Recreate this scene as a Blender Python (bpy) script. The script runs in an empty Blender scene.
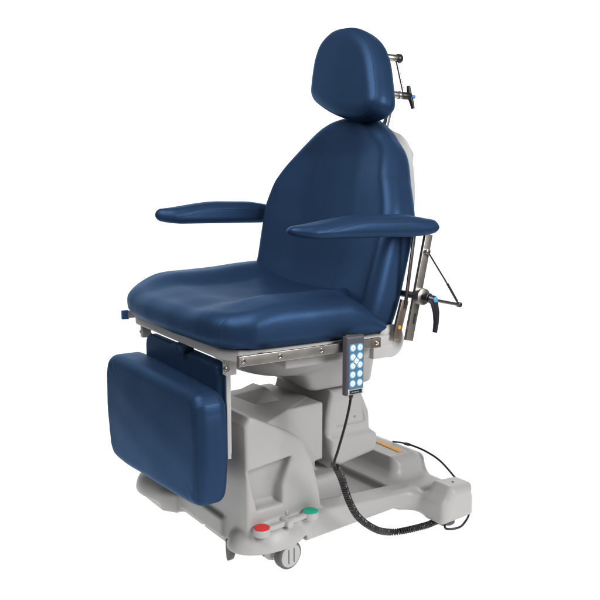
import bpy, bmesh, math, random
import numpy as np
from math import radians, sin, cos, pi, sqrt, atan, atan2
from mathutils import Vector, Matrix
random.seed(4)
S = bpy.context.scene
COL = S.collection

# ------------------------------------------------------------------ camera
CAM = Vector((1.4273, -1.0061, 0.80))
cam_d = bpy.data.cameras.new('camera'); cam = bpy.data.objects.new('camera', cam_d); COL.objects.link(cam)
cam_d.sensor_width = 36; cam_d.lens = 40.8; cam_d.clip_start = 0.02; cam_d.clip_end = 200
PITCH = atan(95 / 680.0)
VIEW = Vector((-sin(radians(57)) * cos(PITCH), cos(radians(57)) * cos(PITCH), -sin(PITCH)))
cam.location = CAM
cam.rotation_euler = VIEW.to_track_quat('-Z', 'Y').to_euler()
S.camera = cam

# ------------------------------------------------------------------ world and lamps
S.view_settings.view_transform = 'Standard'; S.view_settings.look = 'None'
S.view_settings.exposure = 0; S.view_settings.gamma = 1
w = bpy.data.worlds.new('World'); S.world = w; w.use_nodes = True
w.node_tree.nodes['Background'].inputs[0].default_value = (1, 1, 1, 1)
w.node_tree.nodes['Background'].inputs[1].default_value = 0.07

def area(name, loc, target, sx, sy, power, col=(1, 1, 1), spread=180):
    d = bpy.data.lights.new(name, 'AREA'); d.shape = 'RECTANGLE'; d.size = sx; d.size_y = sy
    d.energy = power; d.color = col; d.spread = radians(spread)
    o = bpy.data.objects.new(name, d); COL.objects.link(o); o.location = loc
    o.rotation_euler = (Vector(target) - Vector(loc)).to_track_quat('-Z', 'Y').to_euler()
    return o
RT = Vector((cos(radians(57)), sin(radians(57)), 0))      # to the right of the picture
FW = Vector((-sin(radians(57)), cos(radians(57)), 0))     # away from the camera
area('overhead_softbox', (0.45, -1.45, 2.5), (0.0, -.1, .5), 1.5, 1.5, 62)
area('key_softbox', (2.2, 0.45, 1.45), (0, -.05, .45), 0.8, 1.2, 56)
# added lamps under and behind the translucent floor sheet wash out its shadows
for nm, d, z, sx, sy, pw in (('added_underfloor_front_lamp', -.25, -.5, 2.5, 1.5, 19), ('added_underfloor_mid_lamp', 1.15, -.5, 3.4, 1.3, 23), ('added_underfloor_rear_lamp', 2.5, -.5, 6.8, 1.4, 56)):
    o = area(nm, FW * d + Vector((0, 0, z)), (0, 0, 9), sx, sy, pw, spread=150)
    o.rotation_euler = (pi, 0, radians(57))
area('added_backdrop_lamp', FW * 4.7 + Vector((0, 0, 1.35)), Vector((0, 0, 1.3)), 10.0, 4.4, 385, spread=150)  # added behind the sheet to turn the backdrop white
area('strip_softbox', (1.05, -2.0, .85), (0, -.1, .55), 0.28, 1.3, 1.2)

# ------------------------------------------------------------------ materials
def mat(name, col, rough=0.5, metal=0.0, spec=0.5, bump=None, mottle=0.0, mscale=8.0, coat=0.0, aniso=0.0, tint=None):
    m = bpy.data.materials.new(name); m.use_nodes = True
    nt = m.node_tree; p = nt.nodes['Principled BSDF']
    p.inputs['Base Color'].default_value = (*col, 1); p.inputs['Roughness'].default_value = rough
    p.inputs['Metallic'].default_value = metal; p.inputs['Specular IOR Level'].default_value = spec
    p.inputs['Coat Weight'].default_value = coat; p.inputs['Anisotropic'].default_value = aniso
    if tint: p.inputs['Specular Tint'].default_value = (*tint, 1)
    tc = nt.nodes.new('ShaderNodeTexCoord')
    if mottle:
        n = nt.nodes.new('ShaderNodeTexNoise'); n.inputs['Scale'].default_value = mscale; n.inputs['Detail'].default_value = 6
        nt.links.new(tc.outputs['Object'], n.inputs['Vector'])
        r = nt.nodes.new('ShaderNodeMix'); r.data_type = 'RGBA'
        r.inputs['A'].default_value = (*[c * (1 - mottle) for c in col], 1)
        r.inputs['B'].default_value = (*[min(1, c * (1 + mottle)) for c in col], 1)
        nt.links.new(n.outputs['Fac'], r.inputs['Factor']); nt.links.new(r.outputs['Result'], p.inputs['Base Color'])
        rr = nt.nodes.new('ShaderNodeMapRange'); rr.inputs['To Min'].default_value = rough * .85; rr.inputs['To Max'].default_value = min(1, rough * 1.15)
        nt.links.new(n.outputs['Fac'], rr.inputs['Value']); nt.links.new(rr.outputs['Result'], p.inputs['Roughness'])
    prev = None
    for (kind, scale, strength, dist) in (bump or []):
        if kind == 'noise':
            n = nt.nodes.new('ShaderNodeTexNoise'); n.inputs['Detail'].default_value = 3; out = n.outputs['Fac']
        else:
            n = nt.nodes.new('ShaderNodeTexVoronoi'); out = n.outputs['Distance']
        n.inputs['Scale'].default_value = scale
        nt.links.new(tc.outputs['Object'], n.inputs['Vector'])
        b = nt.nodes.new('ShaderNodeBump'); b.inputs['Strength'].default_value = strength; b.inputs['Distance'].default_value = dist
        nt.links.new(out, b.inputs['Height'])
        if prev: nt.links.new(prev.outputs[0], b.inputs['Normal'])
        prev = b
    if prev: nt.links.new(prev.outputs[0], p.inputs['Normal'])
    return m
M = {}
M['vinyl'] = mat('blue vinyl', (0.0225, 0.048, 0.103), 0.46, metal=.45, spec=0.06, tint=(.42, .66, 1.0), bump=[('noise', 7, .17, .007), ('noise', 30, .08, .0014), ('voronoi', 420, .30, .0004)], mottle=.10, mscale=7)
M['seam'] = mat('seam thread', (0.012, 0.028, 0.062), 0.6, spec=.2)
M['plastic'] = mat('pale grey plastic', (0.372, 0.364, 0.356), 0.40, spec=0.38, bump=[('noise', 260, .10, .0004), ('noise', 14, .05, .003)], mottle=.05, mscale=5)
M['shellin'] = mat('grey plastic in the base', (0.28, 0.275, 0.27), 0.5, spec=0.35, mottle=.03)
M['panwhite'] = mat('off white coated pan', (0.44, 0.435, 0.43), 0.42, spec=.3, mottle=.02)
M['steel'] = mat('brushed steel', (0.46, 0.43, 0.40), 0.34, metal=1.0, bump=[('noise', 60, .1, .0005)], mottle=.12, mscale=40)
M['darksteel'] = mat('dark steel', (0.16, 0.15, 0.145), 0.35, metal=1.0, mottle=.15, mscale=40)
M['chrome'] = mat('bright screw metal', (0.70, 0.69, 0.67), 0.22, metal=1.0)
M['black'] = mat('black plastic', (0.012, 0.012, 0.014), 0.38, spec=.5)
M['indigo'] = mat('dark lever plastic', (0.014, 0.014, 0.022), 0.35, spec=.5)
M['cap'] = mat('light blue cap', (0.06, 0.30, 0.58), 0.4)
M['capb'] = mat('blue cap', (0.08, 0.22, 0.65), 0.4)
M['red'] = mat('red pedal pad', (0.52, 0.03, 0.03), 0.5, spec=.3)
M['green'] = mat('green pedal pad', (0.01, 0.36, 0.22), 0.5, spec=.3)
M['orange'] = mat('orange label', (0.72, 0.33, 0.03), 0.5, spec=.3, mottle=.35, mscale=110)
M['tyre'] = mat('grey rubber tyre', (0.10, 0.10, 0.105), 0.6, spec=.3)
M['wheel'] = mat('white wheel disc', (0.40, 0.40, 0.395), 0.5, spec=.2)
M['handset'] = mat('slate grey handset case', (0.075, 0.072, 0.085), 0.42, spec=.4, bump=[('noise', 900, .08, .0003)])
M['keypad'] = mat('blue keypad foil', (0.065, 0.165, 0.27), 0.4, spec=.3)
M['button'] = mat('white button', (0.72, 0.76, 0.76), 0.45)
M['halo'] = mat('painted button glow', (0.25, 0.52, 0.72), 0.45)  # bluish glow round each button, painted as a flat ring
M['icon'] = mat('green grey icon', (0.25, 0.40, 0.36), 0.5)
M['strip'] = mat('pale strip', (0.5, 0.5, 0.5), 0.5)
M['brown'] = mat('tarnished steel', (0.27, 0.22, 0.18), 0.36, metal=.9, mottle=.25, mscale=50)
M['tab'] = mat('blue end cap', (0.035, 0.085, 0.20), 0.4)
M['guard'] = mat('dark grey guard', (0.10, 0.10, 0.095), 0.55, spec=.3)
M['gap'] = mat('dark seal', (0.03, 0.03, 0.03), 0.8, spec=.1)
def frosted():
    m = bpy.data.materials.new('added translucent white sheet'); m.use_nodes = True; nt = m.node_tree  # invented sheet material: passes the added lamps so the floor stays white
    nt.nodes.remove(nt.nodes['Principled BSDF']); out = nt.nodes['Material Output']
    t = nt.nodes.new('ShaderNodeBsdfTranslucent'); d = nt.nodes.new('ShaderNodeBsdfDiffuse'); x = nt.nodes.new('ShaderNodeMixShader')
    t.inputs[0].default_value = (.97, .97, .97, 1); d.inputs[0].default_value = (.95, .95, .95, 1); x.inputs[0].default_value = .6
    nt.links.new(d.outputs[0], x.inputs[1]); nt.links.new(t.outputs[0], x.inputs[2]); nt.links.new(x.outputs[0], out.inputs[0])
    return m
M['white'] = frosted()

# ------------------------------------------------------------------ SDF toolkit
def smin(a, b, k):
    h = np.clip(.5 + .5 * (b - a) / k, 0, 1); return b + (a - b) * h - k * h * (1 - h)
def smax(a, b, k): return -smin(-a, -b, k)
def sbox(p, c, h, r=0.0):
    q = [np.abs(p[i] - c[i]) - (h[i] - r) for i in range(3)]
    o = np.sqrt(np.maximum(q[0], 0) ** 2 + np.maximum(q[1], 0) ** 2 + np.maximum(q[2], 0) ** 2)
    return o + np.minimum(np.maximum(q[0], np.maximum(q[1], q[2])), 0) - r
def sbox2(p, lo, hi, r=0.0):
    return sbox(p, [(a + b) / 2 for a, b in zip(lo, hi)], [(b - a) / 2 for a, b in zip(lo, hi)], r)
def sell(p, c, r):
    k0 = np.sqrt(sum(((p[i] - c[i]) / r[i]) ** 2 for i in range(3)))
    k1 = np.sqrt(sum(((p[i] - c[i]) / r[i] ** 2) ** 2 for i in range(3))) + 1e-9
    return k0 * (k0 - 1) / k1
def spoly(a, b, pts):
    pts = np.asarray(pts, float); n = len(pts)
    d = np.full(a.shape, 1e9); s = np.ones(a.shape)
    for i in range(n):
        vi = pts[i]; vj = pts[i - 1]
        ex, ey = vj - vi
        wx = a - vi[0]; wy = b - vi[1]
        t = np.clip((wx * ex + wy * ey) / (ex * ex + ey * ey + 1e-18), 0, 1)
        d = np.minimum(d, (wx - ex * t) ** 2 + (wy - ey * t) ** 2)
        c1 = b >= vi[1]; c2 = b < vj[1]; c3 = ex * wy > ey * wx
        flip = (c1 & c2 & c3) | (~c1 & ~c2 & ~c3)
        s = np.where(flip, -s, s)
    return s * np.sqrt(d)
def rex(d2, dz, r):
    """rounded extrusion from a 2-D distance and a slab distance"""
    a = d2 + r; b = dz + r
    return np.sqrt(np.maximum(a, 0) ** 2 + np.maximum(b, 0) ** 2) + np.minimum(np.maximum(a, b), 0) - r
def planes(p, pl, k=.006):
    f = None
    for (n, q) in pl:
        n = np.asarray(n, float); n /= np.linalg.norm(n)
        g = sum(n[i] * (p[i] - q[i]) for i in range(3))
        f = g if f is None else smax(f, g, k)
    return f
def catmull(pts, n=6, closed=True):
    P = [np.asarray(p, float) for p in pts]; N = len(P); out = []
    for i in range(N if closed else N - 1):
        if closed: a, b, c, d = P[i - 1], P[i], P[(i + 1) % N], P[(i + 2) % N]
        else: a, b, c, d = P[max(i - 1, 0)], P[i], P[i + 1], P[min(i + 2, N - 1)]
        for k in range(n):
            t = k / n
            out.append(.5 * ((2 * b) + (-a + c) * t + (2 * a - 5 * b + 4 * c - d) * t * t + (-a + 3 * b - 3 * c + d) * t ** 3))
    if not closed: out.append(P[-1])
    return out

BROT = Matrix.Rotation(radians(4.5), 4, 'Z')     # the base is turned a little under the seat
def link(name, me, m, parent, rot=None):
    if rot is not None: me.transform(rot)
    for mm in (m if isinstance(m, (list, tuple)) else [m]): me.materials.append(mm)
    o = bpy.data.objects.new(name, me); COL.objects.link(o)
    if parent is not None: o.parent = parent
    return o
def nets(name, f, lo, hi, h, m, parent=None, rot=None):
    lo = np.asarray(lo, float); hi = np.asarray(hi, float)
    n = np.ceil((hi - lo) / h).astype(int) + 1
    ax = [lo[i] + h * np.arange(n[i]) for i in range(3)]
    V = f(np.meshgrid(*ax, indexing='ij'))
    ins = V < 0
    nx, ny, nz = n - 1
    # cell corners and edges
    cnt = np.zeros((nx, ny, nz)); acc = [np.zeros((nx, ny, nz)) for _ in range(3)]
    cs = [(i, j, k) for i in (0, 1) for j in (0, 1) for k in (0, 1)]
    sl = lambda c: V[c[0]:c[0] + nx, c[1]:c[1] + ny, c[2]:c[2] + nz]
    for a in cs:
        for d in range(3):
            if a[d]: continue
            b = list(a); b[d] = 1
            va, vb = sl(a), sl(b)
            x = (va < 0) != (vb < 0)
            t = np.where(x, va / np.where(x, va - vb, 1), 0)
            cnt += x
            for e in range(3): acc[e] += np.where(x, a[e] + (t if e == d else 0), 0)
    act = cnt > 0
    idx = -np.ones((nx, ny, nz), int); idx[act] = np.arange(act.sum())
    I = np.nonzero(act)
    P = [lo[e] + h * (I[e] + acc[e][act] / cnt[act]) for e in range(3)]
    for it in range(3):
        e = h * .1; v = f(P); g = []
        for d in range(3):
            q = list(P); q[d] = P[d] + e; q2 = list(P); q2[d] = P[d] - e
            g.append((f(q) - f(q2)) / (2 * e))
        g2 = sum(x * x for x in g) + 1e-6
        st = np.clip(v / g2, -h, h) * .8
        P = [P[d] - st * g[d] for d in range(3)]
    quads = []
    for d in range(3):
        u, v_ = (d + 1) % 3, (d + 2) % 3
        s0 = [slice(1, n[i] - 1) for i in range(3)]; s0[d] = slice(0, n[d] - 1)
        s1 = list(s0); s1[d] = slice(1, n[d])
        a = ins[tuple(s0)]; b = ins[tuple(s1)]
        for sign, cond in ((1, a & ~b), (-1, ~a & b)):
            w_ = np.nonzero(cond)
            if not len(w_[0]): continue
            base = [w_[i] + (0 if i == d else 1) for i in range(3)]
            def cell(du, dv):
                c = [x.copy() for x in base]; c[u] -= du; c[v_] -= dv; return idx[tuple(c)]
            q = [cell(1, 1), cell(0, 1), cell(0, 0), cell(1, 0)]
            if sign < 0: q = q[::-1]
            quads.append(np.stack(q, 1))
    Q = np.concatenate(quads)
    me = bpy.data.meshes.new(name)
    me.vertices.add(len(P[0])); me.vertices.foreach_set('co', np.stack(P, 1).astype(np.float32).ravel())
    me.loops.add(Q.size); me.loops.foreach_set('vertex_index', Q.astype(np.int32).ravel())
    me.polygons.add(len(Q)); me.polygons.foreach_set('loop_start', np.arange(0, Q.size, 4, dtype=np.int32))
    me.polygons.foreach_set('use_smooth', np.ones(len(Q), bool))
    me.update(calc_edges=True); me.validate()
    return link(name, me, m, parent, rot)
def surf(f, p, d, far=.7):
    """walk from p along d to the surface of f"""
    p = np.asarray(p, float); d = np.asarray(d, float); d /= np.linalg.norm(d); t = 0
    for _ in range(80):
        v = float(f([np.array([x]) for x in (p + d * t)])[0])
        if abs(v) < 2e-4: break
        t += v * .7
        if t > far: break
    return p + d * t

# ------------------------------------------------------------------ mesh toolkit
class MB:
    def __init__(s): s.bm = bmesh.new(); s.mi = 0
    def _add(s, g, mi):
        for fc in {f for v in g for f in v.link_faces}: fc.material_index = mi; fc.smooth = True
    def box(s, c, h, bev=.002, rot=None, mi=0):
        g = bmesh.ops.create_cube(s.bm, size=2)['verts']
        for v in g: v.co = Vector((v.co.x * h[0], v.co.y * h[1], v.co.z * h[2]))
        if bev:
            es = list({e for v in g for e in v.link_edges})
            r = bmesh.ops.bevel(s.bm, geom=es, offset=bev, segments=3, profile=.6, affect='EDGES')
            g = list({v for f in r['faces'] for v in f.verts} | {v for v in g if v.is_valid})
            st = [v for v in g]; seen = set(st)
            while st:
                v = st.pop()
                for e in v.link_edges:
                    o = e.other_vert(v)
                    if o not in seen: seen.add(o); st.append(o)
            g = list(seen)
        for v in g:
            if rot is not None: v.co = rot @ v.co
            v.co += Vector(c)
        s._add(g, mi); return s
    def lathe(s, p0, axis, prof, n=32, mi=0):
        """prof: list of (distance along axis, radius)"""
        a = Vector(axis).normalized(); x = a.orthogonal().normalized(); y = a.cross(x); p0 = Vector(p0)
        rings = []
        for (t, r) in prof:
            if r < 1e-6: rings.append([s.bm.verts.new(p0 + a * t)]); continue
            rings.append([s.bm.verts.new(p0 + a * t + (x * cos(2 * pi * k / n) + y * sin(2 * pi * k / n)) * r) for k in range(n)])
        vs = [v for r in rings for v in r]
        for A, B in zip(rings, rings[1:]):
            for k in range(n):
                q = [A[k % len(A)], A[(k + 1) % len(A)], B[(k + 1) % len(B)], B[k % len(B)]]
                q2 = []
                for v in q:
                    if v not in q2: q2.append(v)
                if len(q2) > 2: s.bm.faces.new(q2)
        for R, rev in ((rings[0], True), (rings[-1], False)):
            if len(R) > 2: s.bm.faces.new(R[::-1] if rev else R)
        s._add(vs, mi); return s
    def cyl(s, p0, p1, r, bev=.001, n=32, mi=0, r2=None):
        p0 = Vector(p0); p1 = Vector(p1); L = (p1 - p0).length; r2 = r if r2 is None else r2
        return s.lathe(p0, p1 - p0, [(0, 0), (0, r - bev), (bev * .3, r - bev * .3), (bev, r), (L - bev, r2), (L - bev * .3, r2 - bev * .3), (L, r2 - bev), (L, 0)], n, mi)
    def tube(s, pts, r, n=10, mi=0, flat=None):
        pts = [Vector(p) for p in pts]; N = len(pts); rr = r if isinstance(r, (list, tuple)) else [r] * N
        t = (pts[1] - pts[0]).normalized(); x = t.orthogonal().normalized(); rings = []
        for i in range(N):
            t = (pts[min(i + 1, N - 1)] - pts[max(i - 1, 0)]).normalized()
            x = (x - t * x.dot(t)).normalized(); y = t.cross(x)
            rings.append([s.bm.verts.new(pts[i] + (x * cos(2 * pi * k / n) + y * sin(2 * pi * k / n)) * rr[i]) for k in range(n)])
        for A, B in zip(rings, rings[1:]):
            for k in range(n): s.bm.faces.new((A[k], A[(k + 1) % n], B[(k + 1) % n], B[k]))
        s.bm.faces.new(rings[0][::-1]); s.bm.faces.new(rings[-1])
        s._add([v for r_ in rings for v in r_], mi); return s
    def prism(s, poly, axis, a, b, bev=0, mi=0):
        """polygon in the other two axes (cyclic order) extruded along axis from a to b"""
        def P(u, v, t):
            if axis == 0: return (t, u, v)
            if axis == 1: return (u, t, v)
            return (u, v, t)
        A = [s.bm.verts.new(P(u, v, a)) for u, v in poly]; B = [s.bm.verts.new(P(u, v, b)) for u, v in poly]
        n = len(A); fs = [s.bm.faces.new(A[::-1]), s.bm.faces.new(B)]
        for k in range(n): fs.append(s.bm.faces.new((A[k], A[(k + 1) % n], B[(k + 1) % n], B[k])))
        bmesh.ops.recalc_face_normals(s.bm, faces=fs)
        for f in fs: f.material_index = mi; f.smooth = True
        if bev: 
            r = bmesh.ops.bevel(s.bm, geom=list({e for f in fs for e in f.edges}), offset=bev, segments=2, profile=.6, affect='EDGES')
            for f in r['faces']: f.material_index = mi; f.smooth = True
        return s
    def hull(s, pts, bev=0, mi=0):
        g = [s.bm.verts.new(p) for p in pts]
        r = bmesh.ops.convex_hull(s.bm, input=g)
        fs = [f for f in r['geom'] if isinstance(f, bmesh.types.BMFace)]
        es = [e for e in r['geom'] if isinstance(e, bmesh.types.BMEdge)]
        for f in fs: f.material_index = mi; f.smooth = True
        if bev: 
            r = bmesh.ops.bevel(s.bm, geom=es, offset=bev, segments=2, profile=.6, affect='EDGES')
            for f in r['faces']: f.material_index = mi; f.smooth = True
        return s
    def build(s, name, m, parent=None, rot=None, auto=40):
        me = bpy.data.meshes.new(name)
        bmesh.ops.recalc_face_normals(s.bm, faces=s.bm.faces)
        s.bm.to_mesh(me); s.bm.free()
        me.set_sharp_from_angle(angle=radians(auto))
        return link(name, me, m, parent, rot)

def thing(name, label, cat, loc=(0, 0, 0), group=None):
    o = bpy.data.objects.new(name, None); COL.objects.link(o); o.location = loc
    o.empty_display_size = .1
    o['label'] = label; o['category'] = cat
    if group: o['group'] = group
    return o

# ------------------------------------------------------------------ the setting: one translucent white sheet, added to let lamps through
prof = [(-1.0, 0.0)] + [(d, 0.0) for d in (-.5, 0, .5, 1, 1.6, 2.2)]
for k in range(1, 17):
    a = k / 16 * pi / 2; prof.append((2.2 + 1.4 * sin(a), 1.4 - 1.4 * cos(a)))
prof.append((3.6, 3.6))
bm = bmesh.new(); rows = []
for (d, z) in prof:
    hw = max(1.15, .44 * (d + 1.75) + .40 + .75 * max(0, d - .6)); rows.append([bm.verts.new(FW * d + RT * s_ * hw + Vector((0, 0, z - .0005))) for s_ in (-1, -.33, .33, 1)])
for A, B in zip(rows, rows[1:]):
    for k in range(3):
        f = bm.faces.new((A[k], A[k + 1], B[k + 1], B[k])); f.smooth = True
me = bpy.data.meshes.new('floor'); bm.to_mesh(me); bm.free()
fl = link('floor', me, M['white'], None); fl['kind'] = 'structure'

# ------------------------------------------------------------------ the chair
chair = thing('examination_chair', 'blue vinyl powered examination chair with headrest, armrests and leg rest on a pale grey base', 'examination chair')

# ---- base shell (all base coordinates are in the base's own turned frame)
SHELL = [(-.372, .05), (-.372, .338), (-.358, .357), (-.345, .353), (-.30, .3285), (-.236, .294), (-.222, .283), (-.192, .222), (-.178, .176), (-.156, .05)]
POCK = [(-.3655, .240), (-.252, .249), (-.279, .188), (-.280, .148), (-.345, .150)]
def f_base(p):
    x, y, z = p; ax = np.abs(x)
    # deck with a hollow, its rim sloping down to the rear
    top = .105 - .10 * (y + .145)
    top = np.clip(top, .072, .11)
    deck = rex(spoly(x, y, [(-.205, -.33), (.205, -.33), (.210, .25), (-.210, .25)]), np.maximum(z - top, .046 - z), .007)
    hol = sbox2(p, (-.142, -.16, .052), (.146, .088, .3), .012)
    deck = smax(deck, -hol, .012)
    floor_ = sbox2(p, (-.19, -.24, .048), (.19, .24, .056), .004)
    f = np.minimum(deck, floor_)
    # rear outriggers
    out = rex(spoly(ax, y, [(.0, .128), (.30, .128), (.306, .228), (.0, .236)]), np.maximum(z - (.074 - .03 * (ax - .2)), .026 - z), .007)
    f = smin(f, out, .020)
    web = rex(spoly(ax, y, [(.19, .128), (.19, .075), (.208, .100), (.240, .129)]), np.maximum(z - .074, .030 - z), .006)
    f = smin(f, web, .022)
    ftop = .104 - .12 * np.maximum(.15 - y, 0)
    foot = rex(spoly(y, z, [(.122, .022), (.228, .022), (.228, .104), (.150, .112), (.122, .07)]), np.maximum(ax - .318, .240 - ax), .021)
    f = smin(f, foot, .020)
    # rear hump
    hump = rex(spoly(y, z, [(.112, .04), (.262, .04), (.258, .118), (.222, .131), (.142, .131)]), np.maximum(x - .140, -.14 - x) + .25 * np.maximum(z - .08, 0) , .026)
    f = smin(f, hump, .022)
    # front tower: outer shells left and right, core between
    sh = rex(spoly(y, z, SHELL), np.maximum(ax - .192 + .03 * np.maximum(z - .15, 0), -ax), .008)
    pk = rex(spoly(y, z, POCK), np.maximum(.160 - ax, ax - .4), .012)
    core = np.minimum(sbox2(p, (-.105, -.35, .188), (.121, -.106, .331), .005), sbox2(p, (-.10, -.35, .05), (.085, -.10, .25), .005))
    A = (.19, -.352, .352)
    wedge = planes(p, [((.0176, .0095, .0059), A), ((0, -1, 0), (0, -.35, 0)), ((0, 0, 1), (0, 0, .332)), ((-1, 0, 0), (-.1, 0, 0)), ((0, 1, 0), (0, -.108, 0)), ((0, 0, -1), (0, 0, .19)), ((1, 0, 0), (.183, 0, 0))], .003)
    ledge = sbox2(p, (-.13, -.20, .05), (.136, -.052, .150), .018)
    t = smax(np.minimum(sh, np.minimum(core, wedge)), -pk, .008)
    f = smin(smin(f, ledge, .010), t, .010)
    # fenders over the front casters
    c = [x, y, z]
    fe = smax(sell(c, (.164, -.302, .058), (.068, .098, .066)), .063 - z, .004)
    f = smin(f, fe, .007)
    cav = np.minimum(sell(c, (.150, -.285, .030), (.074, .080, .056)), sell(c, (-.203, -.335, .050), (.09, .09, .07)))
    cav = np.maximum(cav, .115 - ax)
    f = np.maximum(f, -cav)
    under = np.minimum(sbox2(p, (.118, -.42, -.1), (.30, -.222, .063), .004), sbox2(p, (-.34, -.46, -.1), (-.235, -.25, .079), .004))
    f = np.maximum(f, -under)
    # front apron between the fenders
    ap = sbox2(p, (-.10, -.382, .060), (.10, -.33, .11), .008)
    far_ = smin(smax(sell(c, (-.203, -.335, .076), (.105, .105, .070)), .074 - z, .006), rex(spoly(x, y, [(-.245, -.36), (-.235, -.415), (-.13, -.415), (-.095, -.392), (-.095, -.30), (-.245, -.30)]), np.maximum(z - .10, .047 - z), .010), .020)
    f = smin(f, far_, .010)
    f = smin(f, ap, .006)
    for (gx, gy) in ((.206, -.205), (-.02, -.384), (-.168, -.424)):      # joints between the mouldings
        f = smax(f, -sbox2(p, (gx - (.004 if gy > -.3 else .0009), gy - (.0009 if gy > -.3 else .004), .0), (gx + (.006 if gy > -.3 else .0009), gy + (.0009 if gy > -.3 else .004), .085)), .002)
    return f
base = nets('base_shell', f_base, (-.345, -.47, .005), (.345, .29, .38), .0038, M['plastic'], chair, BROT)
# wedge on the tower top
MB().hull([(-.075, -.275, .325), (.060, -.270, .325), (.066, -.182, .325), (-.06, -.14, .325), (-.075, -.18, .350), (-.010, -.182, .3525)], .004).build('tower_ridge', M['plastic'], base, BROT)
MB().box((.046, .193, .1318), (.050, .0085, .0012), .0008, Matrix.Rotation(radians(-3), 4, 'Z')).build('orange_label', M['orange'], base, BROT)
MB().cyl((.282, .185, .100), (.282, .185, .1105), .0032, .0008, 16).build('screw', M['darksteel'], base, BROT)

# ---- column and its cover
MB().prism([(-.085, -.03), (-.02, -.03), (-.02, .04), (-.085, .04)], 2, .05, .36, .006).build('lift_column', M['shellin'], chair, BROT)
CC = [(-0.073, 0.351), (-0.077, 0.334), (-0.086, 0.308), (-0.093, 0.284), (-0.097, 0.25), (-0.094, 0.239), (-0.086, 0.225), (-0.086, 0.192), (-0.077, 0.172), (-0.056, 0.162), (0.056, 0.174), (0.066, 0.181), (0.069, 0.215), (0.064, 0.223), (0.051, 0.231), (0.047, 0.283), (0.028, 0.328), (0.018, 0.348)]
def f_cover(p):
    x, y, z = p
    a = rex(spoly(y, z, CC[:6] + [(CC[6][0], .20), (CC[13][0], .20)] + CC[14:]), np.maximum(x - .123 + .10 * np.maximum(z - .27, 0), -.12 - x), .012)
    low = rex(spoly(y, z, CC[5:15]), np.maximum(x - .131, -.131 - x), .010)
    f = smin(a, low, .008)
    rec = rex(spoly(y, z, [(-0.064, 0.319), (0.022, 0.318), (0.03, 0.257), (-0.064, 0.261)]), np.maximum(.1175 - x - .10 * np.maximum(z - .27, 0) * 0, x - .3), .004)
    return smax(f, -rec, .004)
cov = nets('column_cover', f_cover, (-.14, -.10, .125), (.14, .11, .37), .0034, M['plastic'], chair, BROT)
MB().cyl((.112, -0.001, 0.274), (.1200, -0.001, 0.274), .0028, .0006, 14).build('cover_screw', M['steel'], cov, BROT)

# ---- casters
def caster(x, y, steer):
    R = Matrix.Translation((x, y, 0)) @ Matrix.Rotation(steer, 4, 'Z')
    T = BROT @ R
    hs = MB().box((-.021, -.004, .040), (.0075, .020, .024), .006).box((-.030, -.026, .036), (.010, .010, .018), .006).build('caster', M['panwhite'], chair, T)
    MB().lathe((-.011, 0, .0325), (1, 0, 0), [(0, .020), (0, .028), (.003, .0315), (.006, .0325), (.018, .0325), (.0215, .0315), (.0232, .0292), (.0232, .020)], 48).build('tyre', M['tyre'], hs, T)
    MB().lathe((-.064, 0, .0325), (1, 0, 0), [(0, .020), (0, .028), (.003, .0315), (.006, .0325), (.018, .0325), (.0215, .0315), (.0232, .028), (.0232, .0)], 48).build('tyre', M['tyre'], hs, T)
    d = MB().lathe((-.011, 0, .0325), (1, 0, 0), [(.001, 0), (.001, .0268), (.0228, .0268), (.0245, .0262), (.0255, .0245), (.0258, .020), (.0258, 0)], 48)
    d.build('wheel_disc', M['wheel'], hs, T)
    s_ = MB()
    for k in (-.0075, .0075): s_.box((.0149, k, .0325), (.0009, .0011, .0165), .0004)
    s_.build('disc_slots', M['tyre'], hs, T)
    MB().cyl((-.021, -.004, .060), (-.021, -.004, .085), .006).build('stem', M['darksteel'], hs, T)
caster(.200, -.273, radians(3)); caster(-.170, -.290, radians(-10))
for sx in (-1, 1):
    MB().lathe((sx * .272, .176, 0), (0, 0, 1), [(0, 0), (0, .019), (.003, .022), (.02, .020), (.03, .012), (.03, 0)], 32).build('rear_foot', M['tyre'], chair, BROT)

MB().prism([(.1185, .068), (.1405, .068), (.1400, .036), (.134, .024), (.127, .019), (.122, .024), (.1195, .040)], 1, -.384, -.370, .003).build('caster_guard', M['guard'], base, BROT)

# ---- foot pedal
pd = MB()
pd.hull([(.203, -.335, .108), (.219, -.335, .108), (.203, -.23, .110), (.219, -.23, .110), (.205, -.335, .117), (.217, -.335, .117), (.205, -.23, .119), (.217, -.23, .119)], .002)
pd.cyl((.196, -.2835, .1135), (.228, -.2835, .1135), .0085, .002, 24)
pd.cyl((.190, -.268, .117), (.190, -.268, .130), .006, .002, 16).cyl((.185, -.292, .117), (.185, -.292, .130), .006, .002, 16)
for yy in (-.348, -.216): pd.lathe((.211, yy, .1035), (0, 0, 1), [(0, 0), (0, .0165), (.002, .0185), (.014, .0185), (.016, .0172), (.016, 0)], 40)
ped = pd.build('foot_pedal', M['plastic'], chair, BROT)
for yy, mm, nm in ((-.348, 'red', 'red_pad'), (-.216, 'green', 'green_pad')):
    MB().lathe((.211, yy, .1195), (0, 0, 1), [(0, 0), (0, .0172), (.0012, .0172), (.002, .0160), (.0024, .012), (.0024, 0)], 40).build(nm, M[mm], ped, BROT)

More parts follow.
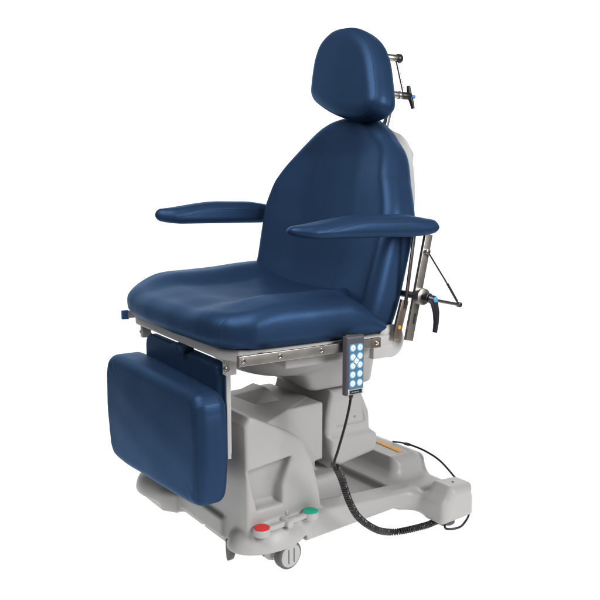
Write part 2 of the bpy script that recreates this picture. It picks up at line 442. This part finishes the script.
# ---- under-seat housing and pan (seat frame from here on)
def f_house(p):
    x, y, z = p
    tray = rex(spoly(x, y, [(-.285, -.30), (.285, -.30), (.30, -.038), (-.30, -.038)]), np.maximum(z - .503, .468 - z), .012)
    cone = planes(p, [((1, 0, -.62), (.125, 0, .375)), ((-1, 0, -.62), (-.125, 0, .375)), ((0, -1, -.75), (0, -.135, .375)), ((0, 1, .35), (0, .052, .40)), ((0, 0, 1), (0, 0, .49)), ((0, 0, -1), (0, 0, .352))], .016)
    bowl = sell(p, (0, -.17, .462), (.205, .145, .070))
    return smin(smin(tray, cone, .02), bowl, .010)
nets('seat_housing', f_house, (-.33, -.36, .33), (.33, .14, .53), .0045, M['plastic'], chair)
PAN = [(-.31, -.035), (-.31, -.36), (-.285, -.405), (-.24, -.425), (.24, -.425), (.285, -.405), (.31, -.36), (.31, -.035)]
pan = nets('seat_pan', lambda p: rex(spoly(p[0], p[1], PAN), np.maximum(p[2] - .521, .497 - p[2]), .006), (-.33, -.45, .485), (.33, -.02, .535), .0035, M['panwhite'], chair)
for sx in (-1, 1):
    MB().prism([(-.09, .468), (-.036, .468), (-.036, .5185), (-.09, .5185)], 0, sx * .296 - .012, sx * .296 + .012, .005).build('pan_end_block', M['panwhite'], chair)

# ---- seat cushion
SO = catmull([(-.318, -.02), (-.322, -.2), (-.318, -.36), (-.29, -.425), (-.2, -.458), (0, -.466), (.2, -.458), (.29, -.425), (.318, -.36), (.322, -.2), (.318, -.02)], 1)
SO = [(-.19, .0), (-.284, -.03), (-.298, -.07), (-.307, -.2), (-.304, -.35), (-.288, -.402), (-.252, -.432), (-.19, -.450), (0, -.458), (.2, -.452), (.268, -.435), (.303, -.403), (.318, -.36), (.322, -.2), (.314, -.08), (.298, -.045), (.20, .0)]
SO = [tuple(q) for q in catmull(SO, 3, False)]
def sstep(a, b, t):
    t = np.clip((t - a) / (b - a), 0, 1); return t * t * (3 - 2 * t)
def seat_top(x, y):
    ax = np.abs(x)
    bol = sstep(.13, .235, ax) * (1 - .25 * sstep(.26, .33, ax))
    back = sstep(-.42, -.30, y)
    h = .598 + .004 * np.cos(x * 6)
    h = h + bol * .024 * (.35 + .65 * back)
    h = h - .016 * sstep(.26, .0, ax) * sstep(-.40, -.25, y)
    h = h + .014 * sstep(-.22, -.05, y) * sstep(.32, .1, ax)
    h = h - (.016 - .02 * x) * sstep(-.34, -.47, y) - .022 * x + .016 * sstep(-.30, .0, y) * sstep(-.05, -.3, x)
    h = h - .064 * sstep(-.17, -.03, y) * sstep(.17, .25, x) - .03 * sstep(-.06, .0, y) * sstep(-.2, -.28, x)
    return h
def f_seat(p):
    x, y, z = p
    ed = spoly(x, y, SO)
    puff = .006 * np.sin(np.clip((z - .52) / .09, 0, 1) * pi)
    f = rex(ed - puff, np.maximum(z - seat_top(x, y), .5215 - z), .028)
    pk = np.exp(-(((np.abs(x) - .285) / .05) ** 2 + ((y + .42) / .05) ** 2 + ((z - .545) / .03) ** 2))
    return f - .0006 * np.sin(x * 41 + y * 23) * np.sin(y * 31 - x * 9) - .0011 * pk * np.sin(np.arctan2(y + .30, x) * 46)
seat = nets('seat_cushion', f_seat, (-.36, -.50, .505), (.36, .03, .66), .0045, M['vinyl'], chair)
sm = MB()
def seam_on(f, pts, d, sm, r=.0006, sink=.0003):
    P = [surf(f, q, dd) for q, dd in zip(pts, d)]
    sm.tube([Vector(q) for q in P], r, 6)
for sx in (-1, 1):
    sm = MB(); ys = np.linspace(-.36, -.06, 24)
    # stitched corner seam of the cover
    aa = np.linspace(0, 1, 12)
    seam_on(f_seat, [(sx * (.262 + .12 + .02 * a * a), -.436 - .208, .528 + .055 * a) for a in aa], [(-sx * .5, .866, 0)] * 12, sm)
    sm.build('seam', M['seam'], seat)

# ---- backrest (frame: u across, v up the back, n forward)
AL = radians(18); BO = np.array([0, -.06, .55]); BV = np.array([0, sin(AL), cos(AL)]); BN = np.array([0, -cos(AL), sin(AL)])
def toW(u, v, n): return BO + np.array([u, 0, 0]) + v * BV + n * BN
BW = [(-.055, .268), (0, .282), (.06, .285), (.124, .286), (.19, .285), (.245, .282), (.29, .268), (.33, .252), (.375, .229), (.404, .208), (.43, .178), (.455, .145), (.478, .106), (.492, .07), (.498, .03)]
BW = [(float(q[0]), float(q[1])) for q in catmull(BW, 3, False)]
def bsh(v): return -.004 - .012 * float(np.interp(v, [.05, .22, .33, .43, .49], [-1.5, -.6, 1, 1, .2]))
BP = [(w_ + bsh(v), v) for v, w_ in BW] + [(-w_ + bsh(v) + .020 * float(np.interp(v, [.10, .24], [1, 0])), v) for v, w_ in BW[::-1]]
def f_back(p):
    x, y, z = p
    dy = y - BO[1]; dz = z - BO[2]
    v = dy * BV[1] + dz * BV[2]; n = dy * BN[1] + dz * BN[2]
    d = spoly(x, v, BP)
    wv = np.interp(v, [b[0] for b in BW], [b[1] for b in BW])
    s = np.abs(x - np.interp(v, [.05, .22, .33, .43, .49], [.014, .003, -.016, -.016, -.006])) / wv
    front = .010 + .036 * sstep(.34, .97, s) * sstep(.50, .30, v) - .010 * sstep(.6, 0, s) * sstep(.45, .25, v) + .016 * sstep(.12, .02, v) * sstep(.8, .3, s) + .02 * sstep(.38, .48, v)
    f = rex(d, np.maximum(n - front, -.052 - n), .034)
    return f - .0006 * np.sin(x * 33 + v * 17) * np.sin(v * 21 - x * 7)
back = nets('backrest_cushion', f_back, (-.34, -.18, .49), (.34, .19, 1.06), .0048, M['vinyl'], chair)
for sx in (-1, 1):
    sm = MB(); vs = np.linspace(.0, .47, 36); pts = []; ds = []
    for v in vs:
        wv = np.interp(v, [b[0] for b in BW], [b[1] for b in BW])
        pts.append(toW(sx * (wv - .024) + bsh(v), v, .2)); ds.append(-BN)
    seam_on(f_back, pts, ds, sm); sm.build('seam', M['seam'], back)
# pale shell behind the cushion
BS = [(w_ * .85 - .012, v) for v, w_ in BW[1:-2]] ; BSP = BS + [(-a, b) for a, b in BS[::-1]]
def f_bshell(p):
    x, y, z = p
    dy = y - BO[1]; dz = z - BO[2]
    v = dy * BV[1] + dz * BV[2]; n = dy * BN[1] + dz * BN[2]
    a = rex(spoly(x, v, BSP), np.maximum(n + .045, -.086 - n), .014)
    b = rex(spoly(x, v, [(-.13, .31), (.15, .31), (.150, .36), (.132, .435), (.095, .470), (-.085, .470), (-.118, .435), (-.137, .36)]), np.maximum(n + .045, -.122 - n), .030)
    return smin(a, b, .02)
nets('backrest_shell', f_bshell, (-.32, -.12, .52), (.32, .27, 1.06), .0055, M['panwhite'], chair)
# pivot cover under the back
MB().lathe((-.306, -.034, .503), (1, 0, 0), [(0, 0), (0, .028), (.006, .037), (.606, .037), (.612, .028), (.612, 0)], 40).build('back_pivot', M['panwhite'], chair)

# ---- headrest
HR = Matrix.Translation((0, .068, 1.11)) @ Matrix.Rotation(-radians(12), 4, 'X')
HI = np.array(HR.inverted())
HP = catmull([(a_, (b_ - 1.11) / cos(radians(12))) for a_, b_ in [(-.136, 1.104), (-.141, 1.15), (-.139, 1.185), (-.122, 1.222), (-.078, 1.244), (-.020, 1.243), (.033, 1.229), (.088, 1.195), (.124, 1.152), (.150, 1.098), (.170, 1.046), (.166, 1.022), (.143, 1.006), (.100, 1.001), (.026, 1.012), (-.040, 1.033), (-.102, 1.061), (-.128, 1.080)]], 3)
def f_head(p):
    q = [HI[i][0] * p[0] + HI[i][1] * p[1] + HI[i][2] * p[2] + HI[i][3] for i in range(3)]
    d = spoly(q[0], q[2], HP)
    n = -q[1]
    fr = .036 + .006 * np.cos(q[0] * 9)
    return rex(d, np.maximum(n - fr, -.042 - n), .034)
hc = np.array(HR.translation)
head = nets('headrest_cushion', f_head, hc - .19, hc + .19, .004, M['vinyl'], chair)
sm = MB()
P = []
hn = HR.to_3x3() @ Vector((0, -1, 0))
for (a, b) in catmull(HP, 1):
    q = HR @ Vector((a * .945 - .003, -.25, b * .945)); P.append(Vector(surf(f_head, q, -hn)))
P.append(P[0]); sm.tube(P, .0006, 6); sm.build('seam', M['seam'], head)

# ---- headrest bracket behind the cushion
def hx(x, y, z): return Vector((x, y, z))
br = MB()
br.cyl((.085, .118, 1.160), (.088, .152, 1.160), .0085, .001, 20)
br.cyl((.08, .12, 1.075), (.085, .172, 1.073), .0085, .001, 20).cyl((.084, .160, 1.073), (.0845, .166, 1.073), .0100, .001, 20)
br.tube([(.088, .150, 1.152), (.089, .172, 1.082)], .0034, 10)
for xx in (.020, .058): br.box((xx, .138, .985), (.008, .005, .05), .0015, Matrix.Rotation(radians(-16), 4, 'X'))
br.cyl((-.02, .125, 1.075), (.09, .125, 1.075), .007)
brk = br.build('headrest_bracket', M['steel'], chair)
MB().lathe((.088, .148, 1.160), (.1, 1, 0), [(0, 0), (0, .0095), (.003, .0112), (.012, .0112), (.016, .008), (.017, 0)], 24).build('tube_cap', M['black'], brk)
kn = MB().cyl((.085, .170, 1.073), (.087, .196, 1.073), .0092, .002, 24)
kn.tube([(.086, .192, 1.098), (.0865, .193, 1.088), (.087, .196, 1.073), (.088, .203, 1.056), (.088, .207, 1.043)], [.0048, .0058, .0068, .0058, .0048], 12)
kn.build('wing_knob', M['black'], brk)
MB().cyl((.087, .196, 1.072), (.0885, .211, 1.072), .0052, .0015, 20).build('knob_cap', M['capb'], brk)

# ---- armrests
def armrest(sx):
    xc = sx * .335
    z0 = .758 if sx > 0 else .780
    def f_arm(p):
        x, y, z = p; u = x - xc
        wv = np.interp(y, [-.34, -.31, -.25, -.1, .02, .07], [.026, .037, .043, .043, .040, .034])
        d = rex(spoly(x * 0 + u / wv * .04, y, [(-.04, -.345), (.04, -.345), (.04, .066), (-.04, .066)]), z * 0 - 1, .036)
        th = .023 if sx > 0 else .031
        zt = z0 + th - .3 * th * np.clip(u / wv, -1, 1) ** 2 - .022 * sstep(-.14, -.345, y) - .012 * sstep(-.06, .06, y)
        zb = z0 - th + .009 * sstep(-.26, -.335, y) + .006 * sstep(-.02, .05, y)
        d2 = spoly(u * (.042 / wv), y, AO)
        return rex(d2, np.maximum(z - zt, zb - z), .017)
    return f_arm
AO = catmull([(.042, -.26), (.042, -.10), (.042, .01), (.034, .040), (0, .050), (-.034, .040), (-.042, .01), (-.042, -.10), (-.042, -.26), (-.034, -.296), (-.019, -.322), (.014, -.325), (.033, -.300)], 3)
for sx in (1, -1):
    fa = armrest(sx)
    z0 = .758 if sx > 0 else .780
    arm = nets('armrest', fa, (sx * .335 - .06, -.37, z0 - .04), (sx * .335 + .06, .09, z0 + .04), .0032, M['vinyl'], chair)
    sm = MB()
    ys = np.linspace(-.29, .03, 30)
    seam_on(fa, [(sx * .335 + .2, yy, z0 - .012 + .020 * float(sstep(-.29, -.16, yy))) for yy in ys], [(-1, 0, 0)] * 30, sm, .0006)
    sm.build('seam', M['seam'], arm)
    po = MB()
    R = Matrix.Rotation(radians(-12.5), 4, 'X')
    po.box((sx * .333, .012, .622), (.004, .0105, .118), .0012, R)
    po.build('armrest_post', M['steel'], arm)
    MB().box((sx * .3225, -.004, .66), (.002, .004, .085), .001, Matrix.Rotation(radians(-8), 4, 'X')).build('guide_bar', M['darksteel'], arm)

# ---- near side clamp lever, strut and lower plate
lv = MB().cyl((.333, .014, .603), (.350, .014, .603), .0185, .002, 36).cyl((.24, .014, .603), (.334, .014, .603), .008).build('clamp_disc', M['steel'], chair)
h = MB().cyl((.350, .016, .602), (.366, .016, .602), .0105, .002, 24)
h.tube([(.362, .012, .602), (.366, .020, .600), (.368, .027, .590), (.369, .032, .570), (.369, .033, .548), (.369, .030, .526)], [.0095, .0092, .0085, .0075, .0062, .0052], 14)
h.lathe((.355, .024, .599), (1, 0, 0), [(0, 0), (0, .0085), (.016, .0085), (.018, .007), (.018, 0)], 20)
h.build('clamp_lever', M['indigo'], lv)
MB().cyl((.372, .024, .599), (.377, .024, .599), .0062, .0015, 20).build('lever_cap', M['cap'], lv)
st = MB().tube([(.343, .028, .700), (.346, .077, .638), (.347, .121, .581)], .0018, 8)
st.tube([(.3463, .087, .626), (.347, .118, .585)], .0028, 10)
st.build('strut', M['black'], lv)
MB().tube([(.345, .03, .597), (.347, .123, .577)], .0038, 12).cyl((.342, .124, .577), (.352, .124, .577), .006).build('strut_rod', M['darksteel'], lv)
MB().cyl((.336, .028, .700), (.346, .028, .700), .006, .001, 16).build('strut_pin', M['chrome'], lv)
lp = MB().box((.318, -.026, .552), (.004, .010, .044), .0015, Matrix.Rotation(radians(-16), 4, 'X'))
lp.build('pivot_plate', M['brown'], chair)
MB().cyl((.3210, -.030, .536), (.3232, -.030, .536), .0045, .0008, 16).build('orange_dot', M['orange'], lv)
MB().box((.3375, -.001, .555), (.0008, .0022, .012), .0004, Matrix.Rotation(radians(-12.5), 4, 'X')).build('post_slot', M['gap'], lv)

# ---- accessory rails
for sx in (1, -1):
    rl = MB().box((sx * .326, -.268, .5105), (.003, .160, .0098), .0008).build('side_rail', M['steel'], chair)
    for yy in (-.418, -.338, -.240):
        b = MB().lathe((sx * .328, yy, .5105), (sx, 0, 0), [(0, .0048), (.0022, .0048), (.003, .004), (.003, .0024), (.0012, .0022), (.0012, 0)], 20)
        b.build('rail_bolt', M['chrome'], rl)
    MB().box((sx * .3262, -.100, .5105), (.0036, .012, .0105), .001).build('rail_end_plate', M['brown'], rl)
    MB().lathe((sx * .329, -.100, .5105), (sx, 0, 0), [(0, .0045), (.003, .0045), (.004, .003), (.002, .002), (.002, 0)], 20).build('end_bolt', M['chrome'], rl)
    MB().box((sx * .3268, -.4285 + (0 if sx > 0 else .006), .5105), (.0038, .0012 if sx > 0 else .010, .0105 if sx > 0 else .0125), .0005 if sx > 0 else .003).build('rail_tip', M['brown' if sx > 0 else 'tab'], rl)
    for yy in (-.36, -.2): MB().box((sx * .314, yy, .5105), (.010, .012, .007), .001).build('rail_spacer', M['steel'], rl)

# ---- leg rest
fr = MB()
for sx in (1, -1):
    fr.box((sx * .235, -.400, .480), (.008, .012, .017), .002)
    fr.box((sx * .2175, -.395, .378), (.0022, .0042, .098), .0008)
fr.box((0, -.384, .378), (.204, .0022, .094), .0008)
lf = fr.build('leg_rest_frame', M['panwhite'], chair)
for sx in (1, -1):
    MB().lathe((sx * .236, -.41, .4775), (sx, 0, 0), [(0, .0055), (.010, .0055), (.0115, .0045), (.0115, 0)], 20).build('hinge_bolt', M['chrome'], lf)
FL = [(-.206, .30), (-.206, .455), (-.198, .474), (-.178, .481), (.178, .481), (.198, .474), (.206, .455), (.206, .30)]
flap = nets('leg_rest_flap', lambda p: rex(spoly(p[0], p[2], FL), np.maximum(p[1] + .386, -.414 - p[1]), .010), (-.23, -.43, .28), (.23, -.37, .50), .004, M['vinyl'], chair)
LG = catmull([(.243, .38), (.247, .31), (.243, .255), (.233, .205), (.19, .189), (0, .174), (-.20, .160), (-.246, .177), (-.262, .225), (-.270, .30), (-.267, .38), (-.250, .418), (-.20, .431), (0, .432), (.19, .430), (.232, .416)], 3)
def f_leg(p):
    x, y, z = p
    fr_ = .487 + .008 * np.cos(x * 5) * np.cos((z - .3) * 9) + .02 * (.3 - z) * .3
    f = rex(spoly(x, z, LG), np.maximum(-fr_ + .05 * x - y, y + .405), .024)
    pk = np.exp(-(((np.abs(x) - .225) / .035) ** 2 + ((z - .405) / .035) ** 2)) + np.exp(-(((np.abs(x) - .225) / .035) ** 2 + ((z - .215) / .035) ** 2))
    return f - .0006 * np.sin(x * 27 + z * 31) * np.sin(z * 37 - x * 11) - .00035 * pk * np.sin(np.arctan2(z - .31, np.abs(x) - .10) * 34)
pad = nets('leg_rest_pad', f_leg, (-.28, -.53, .15), (.28, -.38, .46), .0042, M['vinyl'], chair)
for sx in (1, -1):
    sm = MB(); zs = np.linspace(.208, .40, 20)
    seam_on(f_leg, [(sx * .40 - (.0 if sx > 0 else .015), -.482 - .157, zz) for zz in zs], [(-sx * .7, .7, 0)] * 20, sm, .0006)
    sm.build('seam', M['seam'], pad)
for zz in (.392, .366, .340):
    sm = MB(); seam_on(f_leg, [(.222 + .003 * k, -.7, zz + .0008 * k) for k in range(4)], [(0, 1, 0)] * 4, sm, .0007); sm.build('stitch', M['seam'], pad)
MB().box((.03, -.412, .486), (.035, .012, .004), .002).box((.05, -.42, .483), (.012, .006, .008), .002).build('leg_rest_latch', M['vinyl'], chair)

# ------------------------------------------------------------------ the hand control with its cord
hc_ = thing('hand_control', 'slate grey hand control with blue keypad and coiled cord, hung on the side rail', 'hand control', (.34, -.17, .41))
def hadd(o):
    o.matrix_parent_inverse = Matrix.Translation((-.34, .17, -.41)); return o
HX = .333
def f_hs(p): return rex(spoly(p[1], p[2], [(-.1945, .413), (-.1485, .413), (-.1485, .537), (-.1945, .537)]), np.maximum(p[0] - HX - .018, HX + .0005 - p[0]), .005)
case = hadd(nets('handset_case', f_hs, (HX - .01, -.22, .40), (HX + .03, -.13, .55), .002, M['handset'], hc_))
X = HX + .0180
hadd(MB().box((X, -.1705, .4735), (.0008, .0178, .0475), .0006).build('keypad', M['keypad'], hc_))
for (yy, zz) in [(-.1795, .5125), (-.1615, .5125), (-.1795, .4935), (-.1615, .4945), (-.1705, .4845), (-.1795, .4755), (-.1615, .4765), (-.1795, .4570), (-.1615, .4575), (-.1795, .4385), (-.1615, .4390)]:
    b = MB().lathe((X, yy, zz), (1, 0, 0), [(0, .0074), (.0011, .0074), (.0011, 0)], 24, 0)
    b.lathe((X, yy, zz), (1, 0, 0), [(0, .0055), (.0016, .0055), (.0022, .0045), (.0022, 0)], 24, 1)
    b.box((X + .0022, yy, zz), (.0003, .0006, .0016), 0, Matrix.Rotation(random.choice((.5, -.5, 0, 1.2)), 4, 'X'), 2)
    hadd(b.build('button', [M['halo'], M['button'], M['icon']], hc_))
hadd(MB().box((X, -.1712, .4215), (.0006, .0190, .0062), .0005).build('label_strip', M['strip'], hc_))
d_ = MB().box((X + .0007, -.1712, .4205), (.0005, .0160, .0042), .0004)
hadd(d_.build('display_window', M['black'], hc_))
d2 = MB()
for k in range(7): d2.box((X + .0013, -.181 + k * .0026, .4205), (.0002, .0009, .0006 + .0004 * (k % 3 == 0)), 0)
hadd(d2.build('display_marks', M['icon'], hc_))
hadd(MB().box((HX + .002, -.174, .527), (.006, .015, .012), .002).box((.329, -.174, .5235), (.008, .012, .002), .0008).build('rail_hook', M['black'], hc_))
# cord
cd = catmull([(.343, -.176, .414), (.343, -.180, .39), (.342, -.190, .35), (.338, -.204, .30), (.335, -.212, .272), (.335, -.208, .262)], 8, False)
strain = cd[:8]
cord = MB().tube(cd, .0028, 10).tube([tuple(q) for q in cd[:5]], [.0052, .005, .0047, .0042, .0032], 12)
def bz(q): return np.array(BROT @ Vector(q))
axis_pts = [(.335, -.208, .262)] + [tuple(bz(q)) for q in ((0.297, -0.200, 0.222), (0.288, -0.169, 0.158), (0.275, -0.127, 0.102), (0.262, -0.064, 0.051), (0.236, 0.005, 0.012), (0.252, 0.037, 0.011), (0.267, 0.103, 0.011), (0.270, 0.148, 0.011), (.290, .150, .0105))]
axp = catmull(axis_pts, 40, False)
L = np.concatenate([[0], np.cumsum([np.linalg.norm(axp[i + 1] - axp[i]) for i in range(len(axp) - 1)])])
pitch = .0058; turns = L[-1] / pitch; N = int(turns * 14); ss = np.linspace(0, L[-1], N)
AX = np.stack([np.interp(ss, L, [a[k] for a in axp]) for k in range(3)], 1)
hel = []; x = Vector((1, 0, 0))
for i in range(N):
    t = Vector(AX[min(i + 1, N - 1)] - AX[max(i - 1, 0)]).normalized()
    x = (x - t * x.dot(t)).normalized(); y = t.cross(x)
    a = 2 * pi * i / 14; r = .0062 * min(1, .4 + i / 20, .4 + (N - 1 - i) / 20)
    hel.append(Vector(AX[i]) + (x * cos(a) + y * sin(a)) * r)
cord.tube(hel, .0023, 7)
tail = [tuple(AX[-1])] + [tuple(bz(q)) for q in ((.303, .140, .006), (.316, .165, .005), (.310, .20, .005), (.290, .245, .02), (.262, .252, .075), (.245, .246, .088), (.192, .242, .122), (.139, .242, .134), (.09, .240, .137), (.062, .236, .136))]
cord.tube(catmull(tail, 10, False), .0028, 10)
hadd(cord.build('coiled_cord', M['black'], hc_))
pl = MB().cyl(bz((.082, .239, .137)), bz((.066, .237, .136)), .0045, .001, 14).tube([bz((.066, .237, .136)), bz((.052, .236, .1355)), bz((.030, .225, .134))], .0026, 10)
hadd(pl.build('plug', M['darksteel'], hc_))
